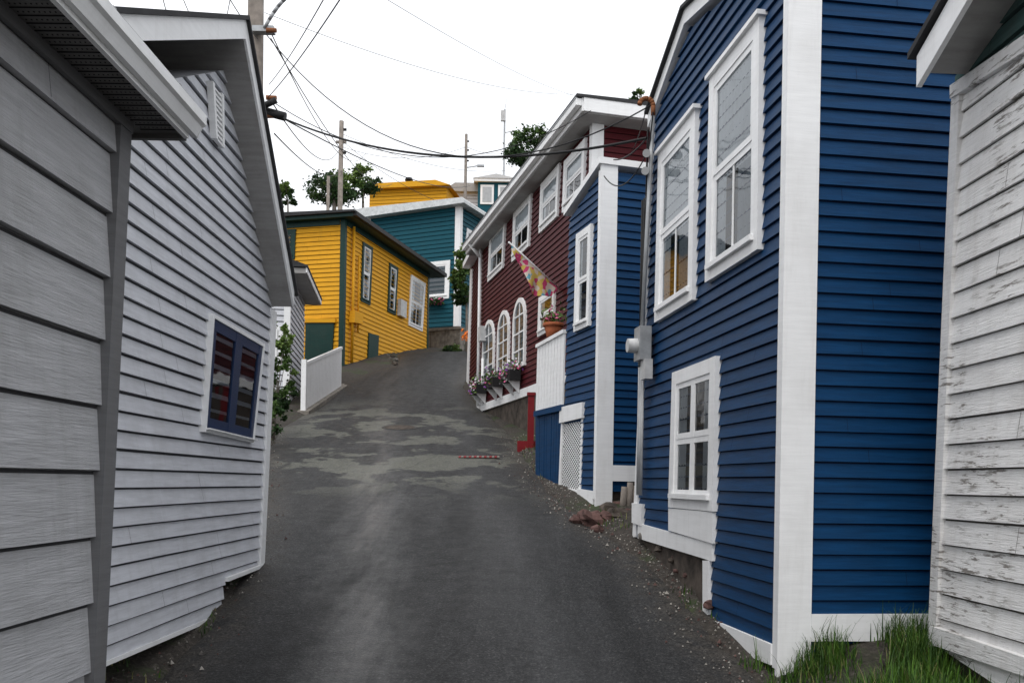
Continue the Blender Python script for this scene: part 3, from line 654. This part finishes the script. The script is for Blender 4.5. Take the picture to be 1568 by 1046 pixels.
yb=ramp(nt,math_('DIVIDE',sepx.outputs[1],40),[(.28,0.0),(.32,1.0),(.49,1.0),(.56,0.0)])
pf=ramp(nt,big,[(.49,0.0),(.515,1.0)]); pm_=math_('MULTIPLY',yb.outputs[0],pf.outputs[0]); pm_=math_('MULTIPLY',pm_,ramp(nt,mid,[(.3,.4),(.55,.95)]).outputs[0])
pc=ramp(nt,sp,[(.35,(.06,.063,.05)),(.65,(.16,.16,.135))]); c=mixc(nt,pm_,c,pc.outputs[0])
at2=N(nt,'ShaderNodeAttribute',attribute_name='edge'); ef=math_('SUBTRACT',1.0,at2.outputs['Fac']); ef=math_('MULTIPLY',ef,ramp(nt,mid,[(.3,.0),(.6,1.0)]).outputs[0],True)
dc=ramp(nt,sp,[(.35,(.014,.012,.010)),(.7,(.11,.098,.085))]); c=mixc(nt,ef,c,dc.outputs[0])
vo=N(nt,'ShaderNodeTexVoronoi',feature='DISTANCE_TO_EDGE'); vo.inputs['Scale'].default_value=.9
wv=mixc(nt,.25,v,noisen(nt,v,2,4)); nt.links.new(wv,vo.inputs['Vector'])
cr=ramp(nt,vo.outputs['Distance'],[(0.0,.25),(.010,1.0)]); c=mixc(nt,ramp(nt,big,[(.45,0.0),(.6,.9)]).outputs[0],c,mixc(nt,1.0,c,cr.outputs[0],'MULTIPLY'))
nt.links.new(c,bs.inputs['Base Color'])
wob=math_('MULTIPLY',math_('SUBTRACT',noisen(nt,v,1.0,3),.5),.6)
xc=math_('ADD',math_('ADD',math_('MULTIPLY',sepx.outputs[1],-.13),-.28),wob)
d=math_('ABSOLUTE',math_('SUBTRACT',sepx.outputs[0],xc)); tk=math_('SUBTRACT',1.0,math_('DIVIDE',d,.50),True)
tk=math_('MULTIPLY',tk,ramp(nt,strk,[(.3,.25),(.6,1.0)]).outputs[0])
xc2=math_('ADD',math_('ADD',math_('MULTIPLY',sepx.outputs[1],-.11),1.0),wob)
d2=math_('ABSOLUTE',math_('SUBTRACT',sepx.outputs[0],xc2)); tk2=math_('MULTIPLY',math_('SUBTRACT',1.0,math_('DIVIDE',d2,.6),True),.4)
tks=math_('MAXIMUM',tk,tk2); tks=math_('MULTIPLY',tks,ramp(nt,math_('DIVIDE',sepx.outputs[1],40),[(.3,1.0),(.5,.35)]).outputs[0])
rg=math_('SUBTRACT',.62,math_('MULTIPLY',tks,.30)); rg=math_('ADD',rg,math_('MULTIPLY',math_('SUBTRACT',mid,.5),.40)); nt.links.new(rg,bs.inputs['Roughness'])
sl=math_('ADD',.28,math_('MULTIPLY',tks,.40)); nt.links.new(sl,bs.inputs['Specular IOR Level'])
bump(nt,bs,math_('ADD',sp,math_('MULTIPLY',mid,.6)),.6,.012)
me.materials.append(m); o=bpy.data.objects.new('road',me); sc.collection.objects.link(o)
H=Obj('manhole_cover'); c=gp(612,657)
for r_,mt_,dz in((.36,'iron',.036),(.30,'found',.040)):
    ring=[c+Vector((r_*math.cos(t*math.pi/12),r_*math.sin(t*math.pi/12),0)) for t in range(24)]
    ring=[Vector((p.x,p.y,G(p.y)+dz)) for p in ring]; H.prism('manhole_cover',ring,Vector((0,0,-.05)),mt_)
H.build(True)
H=Obj('drain_grate'); a=gp(702,704); b_=gp(765,704)
dr=(b_-a)/16
for k in range(16):
    p=a+dr*k; p.z=G(p.y)+.03; e=dr*.85; w=Vector((0,.14,.028)); up=Vector((0,0,.012))
    H.hexa('drain_grate',[p,p+e,p+e+w,p+w,p+up,p+e+up,p+e+w+up,p+w+up],'red' if k%2==0 else 'conc')
H.build(True)
H=Obj('red_post'); p=gp(812,690); obox(H,'post',p+Vector((0,0,.45)),.11,.11,1.05,'red'); obox(H,'cap',p+Vector((0,0,.99)),.15,.15,.05,'red'); obox(H,'step',p+Vector((-.05,.15,.06)),.36,.3,.22,'red'); H.build()
H=Obj('flower_pot'); p=PC.hit(847,516,-.15); H.cyl('pot',p,p+Vector((0,0,.17)),.10,.14,'terra',16); H.cyl('rim',p+Vector((0,0,.15)),p+Vector((0,0,.20)),.155,.155,'terra',16)
for k in range(150):
    c=p+Vector((random.gauss(0,.09),random.gauss(0,.09),.24+abs(random.gauss(0,.08)))); a=Vector((random.gauss(0,1),random.gauss(0,1),random.gauss(0,1))).normalized(); b_=a.orthogonal().normalized(); r=.035
    H.add('plant',[c-a*r,c+b_*r*.6,c+a*r,c-b_*r*.6],[(0,1,2,3)],random.choice(['leaf','leafy','leaf','leaf','pink']))
H.build()
def rock(H,part,c,r,mat):
    vs=[];n1,n2=6,9; sd=random.random()*99
    for i in range(n1+1):
        for j in range(n2):
            th=math.pi*i/n1; ph=2*math.pi*j/n2; d=Vector((math.sin(th)*math.cos(ph),math.sin(th)*math.sin(ph),math.cos(th)*.7)); vs.append(c+d*r*(1+.6*noise.noise(d*1.8+Vector((sd,0,0)))))
    fs=[(i*n2+j,i*n2+(j+1)%n2,(i+1)*n2+(j+1)%n2,(i+1)*n2+j) for i in range(n1) for j in range(n2)]; H.add(part,vs,fs,mat)
H=Obj('roadside_rocks')
for (x,y,r) in [(885,795,.10),(905,797,.15),(925,795,.12),(945,792,.15),(962,790,.12),(975,800,.08),(915,808,.07),(955,775,.12),(935,782,.14),(968,772,.13)]:
    p=gp(x,y+8); rock(H,'roadside_rocks',p+Vector((0,.1,r*.5)),r,random.choice(['rock','rock','found']))
for k in range(90):
    y=random.uniform(6.9,9.3); x=A0.x+(PA.d.x/PA.d.y)*(y-6)+random.uniform(-.12,.35)+.1; r=random.uniform(.02,.09); rock(H,'roadside_rocks',Vector((x,y,G(y)+r*.3+random.uniform(0,.15))),r,random.choice(['rock','found','gravel']))
for k in range(14):
    y=random.uniform(28,33); rock(H,'roadside_rocks',Vector((Lx(y)-random.uniform(.05,.5),y,G(y)+.03)),random.uniform(.05,.12),random.choice(['gravel','found']))
H.build(True)
H=Obj('gravel')
for k in range(3600):
    y=random.uniform(4.3,17); side=random.random()<.75; e=(Rx(y)+random.gauss(.12,.17)) if side else (Lx(y)-random.gauss(.08,.12)); r=random.uniform(.004,.014)*(1.9 if random.random()<.08 else 1)
    c=Vector((e,y,max(Gt(e,y),G(y)+.012 if Lx(y)<e<Rx(y) else -9)+r*.4)); a=random.random()*6
    H.add('gravel',[c+Vector((math.cos(a)*r,math.sin(a)*r,-r*.4)),c+Vector((math.cos(a+2)*r,math.sin(a+2)*r,-r*.4)),c+Vector((math.cos(a+4)*r,math.sin(a+4)*r,-r*.4)),c+Vector((0,0,r*.8))],[(0,1,3),(1,2,3),(2,0,3)],random.choice(['gravel','gravel','rock','gravell']))
H.build(True)
H=Obj('old_wooden_post')
p=gp(952,790)
for k in range(4):
    c=p+Vector((.02+k*.075,.12+.02*k,-.05)); H.cyl('stakes',c,c+Vector((.02,0,.42+random.uniform(-.05,.1))),.05,.038,'wood',7)
H.build()
# ================================================================== vegetation
def blade(H,part,c,h,mat,w=.006,lean=.6):
    a=random.random()*6.283; d=Vector((math.cos(a),math.sin(a),0)); s=Vector((-d.y,d.x,0))*w; ln=random.uniform(.05,lean)*h; vs=[]
    for t in(0,.4,.75,1):
        p=c+Vector((0,0,h*t*(1-.15*t)))+d*(ln*t*t); ww=s*(1-t*.85); vs+= [p-ww,p+ww]
    H.add(part,vs,[(0,1,3,2),(2,3,5,4),(4,5,7,6)],mat)
H=Obj('grass')
for k in range(24000):
    y=random.uniform(4.2,6.3); x=random.uniform(1.2,3.6)
    if x<Rx(y)-.04+.2*noise.noise(Vector((0,y*3,1))) : continue
    s=(Vector((x,y,0))-PW.o).dot(PW.n)
    if s<-.02 and y<5.85: continue
    if x>A0.x+.0 and (Vector((x,y,0))-PB.o).dot(PB.n)<-.05: continue
    dn=noise.noise(Vector((x*2.8,y*2.8,5)))
    ed=sm((x-Rx(y))/.5)
    if random.random()>.22+1.4*dn+.32*ed: continue
    h=random.uniform(.05,.20)*(1+.8*dn)*(.6+.55*ed)+(.13 if random.random()<.05 else 0)
    blade(H,'grass',Vector((x,y,Gt(x,y)-.01)),h,random.choice(['grass','grass','grass','grassm','grassm','grassd'] if random.random()<.5 else ['grass','grassm']),w=.0045)
for k in range(2000):
    y=random.uniform(5,16); side=random.random()<.6
    x=Rx(y)+random.uniform(.05,.45) if side else Lx(y)-random.uniform(.03,.4)
    if noise.noise(Vector((x*2,y*1.5,2)))<.12: continue
    blade(H,'grass',Vector((x,y,Gt(x,y)-.01)),random.uniform(.03,.11),random.choice(['grass','grassm','leafd','grassd']))
H.build(True)
def tree(name,c,rad,ncl,nl,ls,mats,base=None):
    H=Obj(name); base=base or (c-Vector((0,0,rad.z*1.6)))
    crown=[]
    for k in range(ncl):
        d=Vector((random.gauss(0,1),random.gauss(0,1),random.gauss(0,1))).normalized()*random.uniform(.25,1)**.6
        if d.z<-.5: d.z*=.6
        crown.append((c+Vector((d.x*rad.x,d.y*rad.y,d.z*rad.z)),d))
    H.cyl('trunk',base,c-Vector((0,0,rad.z*.4)),rad.x*.10,rad.x*.06,'wood',8)
    f0=c-Vector((0,0,rad.z*.4))
    for p,d in crown[:10]: H.cyl('limbs',f0,p,rad.x*.04,rad.x*.012,'wood',5)
    for p,d in crown:
        cr=rad.x*random.uniform(.12,.26)
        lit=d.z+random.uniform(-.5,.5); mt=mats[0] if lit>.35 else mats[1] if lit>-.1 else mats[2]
        for j in range(nl):
            q=p+Vector((random.gauss(0,cr*.6),random.gauss(0,cr*.6),random.gauss(0,cr*.5))); a=Vector((random.gauss(0,1),random.gauss(0,1),random.gauss(0,.6))).normalized(); b_=a.cross(Vector((random.gauss(0,1),random.gauss(0,1),random.gauss(0,1)))).normalized(); r=ls*random.uniform(.6,1.3)
            H.add('crown',[q-a*r,q+b_*r*.55,q+a*r,q-b_*r*.55],[(0,1,2,3)],mt)
    H.build()
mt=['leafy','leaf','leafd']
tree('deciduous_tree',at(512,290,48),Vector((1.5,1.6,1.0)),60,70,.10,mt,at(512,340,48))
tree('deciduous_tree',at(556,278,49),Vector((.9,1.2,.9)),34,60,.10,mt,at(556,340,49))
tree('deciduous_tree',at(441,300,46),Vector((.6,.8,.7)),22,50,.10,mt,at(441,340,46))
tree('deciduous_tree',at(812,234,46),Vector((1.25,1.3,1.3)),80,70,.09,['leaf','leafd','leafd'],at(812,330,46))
tree('deciduous_tree',at(980,150,40),Vector((.6,.8,.4)),12,30,.09,mt,at(980,260,40))
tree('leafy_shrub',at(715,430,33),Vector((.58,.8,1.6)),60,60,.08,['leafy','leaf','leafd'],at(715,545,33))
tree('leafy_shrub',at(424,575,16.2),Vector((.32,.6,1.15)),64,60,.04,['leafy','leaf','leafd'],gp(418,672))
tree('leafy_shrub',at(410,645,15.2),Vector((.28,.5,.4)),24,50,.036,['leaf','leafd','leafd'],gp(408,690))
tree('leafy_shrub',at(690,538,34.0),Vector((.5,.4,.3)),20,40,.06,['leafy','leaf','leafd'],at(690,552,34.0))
H=Obj('orange_flowers')
for k in range(60):
    c=at(716,513,32)+Vector((random.gauss(0,.12),random.gauss(0,.1),random.gauss(0,.10))); a=Vector((random.gauss(0,1),random.gauss(0,1),random.gauss(0,1))).normalized(); b_=a.orthogonal().normalized(); r=.045
    H.add('orange_flowers',[c-a*r,c+b_*r,c+a*r,c-b_*r],[(0,1,2,3)],'orange')
H.build(True)
# ================================================================== poles and wires
H=Obj('utility_pole'); t=at(394,20,12.5); b0=Vector((t.x+.02,t.y,G(12.5)))
H.cyl('pole',b0,Vector((t.x-.04,t.y,t.z+3)),.13,.10,'wood',14)
c=at(404,47,12.35); obox(H,'bracket',c,.3,.12,.08,'metal')
for dx,py in((0,47),(.02,150),(.03,178)):
    c=at(408,py,12.3); H.cyl('insulators',c,c+Vector((.14,0,0)),.035,.03,'rust',8)
c=at(424,176,12.3); H.cyl('splice_box',c+Vector((-.16,0,.04)),c+Vector((.12,0,-.03)),.06,.06,'cable',10)
c=at(412,160,12.2); H.cyl('splice_box',c+Vector((-.10,0,-.04)),c+Vector((.10,0,.06)),.045,.045,'cable',8)
a=at(405,44,12.3); pr=a
for k in range(1,7):
    q=a+Vector((.055*k*1.2,-.02*k,.09*k*(1.25-.08*k))); H.cyl('lamp_arm',pr,q,.025,.025,'metal',8); pr=q
H.build()
def pole(x,ytop,ybot,Y,r,cross=None,lamp=False):
    H=Obj('utility_pole'); a=at(x,ytop,Y); b_=Vector((a.x,a.y,G(Y)-.3)); H.cyl('pole',b_,a,r*1.25,r,'wood',8)
    if cross:
        for zc in cross: obox(H,'crossarm',a-Vector((0,0,zc)),r*4.5,r*1.0,r*1.0,'wood')
    for zc in (.4,.9,1.5): H.cyl('insulators',a-Vector((r*-1,0,zc)),a-Vector((r*-2.2,0,zc)),r*.6,r*.6,'cable',6)
    if lamp:
        pr=a-Vector((0,0,1.9)); q=pr+Vector((.7,0,.12)); H.cyl('lamp_arm',pr,q,.03,.03,'metal',6); obox(H,'lamp_head',q+Vector((.15,0,0)),.4,.15,.1,'metal')
    H.build()
pole(523,186,300,42,.11,[1.0]); pole(503,270,310,44,.08); pole(714,206,300,50,.08,None,True)
H=Obj('radio_mast'); a=at(773,168,60)
H.cyl('mast_pole',Vector((a.x,a.y,G(60))),a,.09,.06,'metal',8)
obox(H,'antenna_panel',a+Vector((-.1,0,-.45)),.34,.2,.7,'lampw'); H.cyl('whip',a,a+Vector((.15,0,.9)),.02,.012,'metal',4); H.cyl('side_arm',a-Vector((0,0,1.6)),a-Vector((-.45,0,1.5)),.03,.03,'metal',5); H.build()
cu=bpy.data.curves.new('overhead_wires','CURVE'); cu.dimensions='3D'; cu.bevel_depth=1.0; cu.bevel_resolution=1
def wire(p0,p1,sag,r):
    sp=cu.splines.new('POLY'); n=24; sp.points.add(n)
    for i in range(n+1):
        t=i/n; p=p0.lerp(p1,t)-Vector((0,0,sag*4*t*(1-t))); sp.points[i].co=(*p,1); sp.points[i].radius=r
mast=PA.hit(1000,160,.12)
wire(at(430,180,12.3),PA.hit(990,212,.15),.35,.014)
wire(at(405,50,12.3),mast,1.05,.007)
wire(at(408,150,12.3),PM.hit(905,170,.4),.75,.006)
wire(at(430,180,12.3),at(720,285,40),.4,.010)
wire(at(410,40,12.3),at(560,235,42),1.0,.009); wire(at(412,150,12.3),at(523,222,42),.8,.010)
wire(at(415,60,12.3),at(600,282,45),.8,.009); wire(at(420,205,12.3),at(523,262,42),.4,.010)
wire(at(540,-30,6),at(410,150,12.3),.05,.006); wire(at(512,-30,6),at(412,130,12.3),.05,.005)
wire(at(405,20,12.3),at(880,145,26),.3,.004); wire(at(560,-20,9),at(890,150,25),.15,.003)
wire(at(240,-40,10),at(268,60,14),.05,.006); wire(at(265,-40,10),at(310,60,14),.05,.006); wire(at(330,-40,9),at(395,60,12.3),.05,.006); wire(at(360,-40,9),at(340,60,14),.02,.005)
wire(at(523,225,42),at(714,225,50),.6,.010); wire(at(523,205,42),at(773,262,58),.6,.010); wire(at(714,225,50),at(773,235,60),.2,.010)
wire(at(523,215,42),at(735,330,38),.5,.011)
wire(PA.hit(990,212,.15),PC.hit(940,245,.1),.06,.008); wire(PA.hit(988,240,.15),PC.hit(925,270,.1),.2,.007); wire(PA.hit(994,150,.15),PM.hit(965,235,-.8),.1,.007)
wire(PA.hit(992,200,.1),PA.hit(984,520,.1),-.0,.010); wire(PA.hit(1000,172,.14),PA.hit(988,240,.15),.12,.008)
cu.materials.append(M['cable']); o=bpy.data.objects.new('overhead_wires',cu); sc.collection.objects.link(o)
# ================================================================== camera, light, world
cam=bpy.data.cameras.new('camera'); co=bpy.data.objects.new('camera',cam); sc.collection.objects.link(co); sc.camera=co
co.location=EYE; co.rotation_euler=(math.pi/2,RHO,0); cam.sensor_width=36; cam.lens=36*F/1568; cam.shift_y=(HY-523)/1568; cam.clip_start=.05; cam.clip_end=4000
el,az=math.radians(58),math.radians(200)
su=bpy.data.lights.new('sun','SUN'); su.energy=1.4; su.angle=math.radians(30); su.color=(1,.97,.93); so=bpy.data.objects.new('sun',su); sc.collection.objects.link(so)
dirv=Vector((math.sin(az)*math.cos(el),math.cos(az)*math.cos(el),math.sin(el))); so.rotation_euler=dirv.to_track_quat('Z','Y').to_euler()
w=bpy.data.worlds.new('World'); sc.world=w; w.use_nodes=True; nt=w.node_tree; bg=nt.nodes['Background']
sk=nt.nodes.new('ShaderNodeTexSky'); sk.sky_type='NISHITA'; sk.sun_disc=False; sk.sun_elevation=el; sk.sun_rotation=az
tc=nt.nodes.new('ShaderNodeTexCoord'); nz=noisen(nt,tc.outputs['Generated'],2.2,5,.55)
cl=ramp(nt,nz,[(.3,(8.0,8.2,8.5)),(.7,(10.3,10.4,10.6))])
nt.links.new(mixc(nt,.9,sk.outputs[0],cl.outputs[0]),bg.inputs[0]); bg.inputs[1].default_value=.145
sc.view_settings.view_transform='Standard'; sc.view_settings.look='None'; sc.view_settings.exposure=0
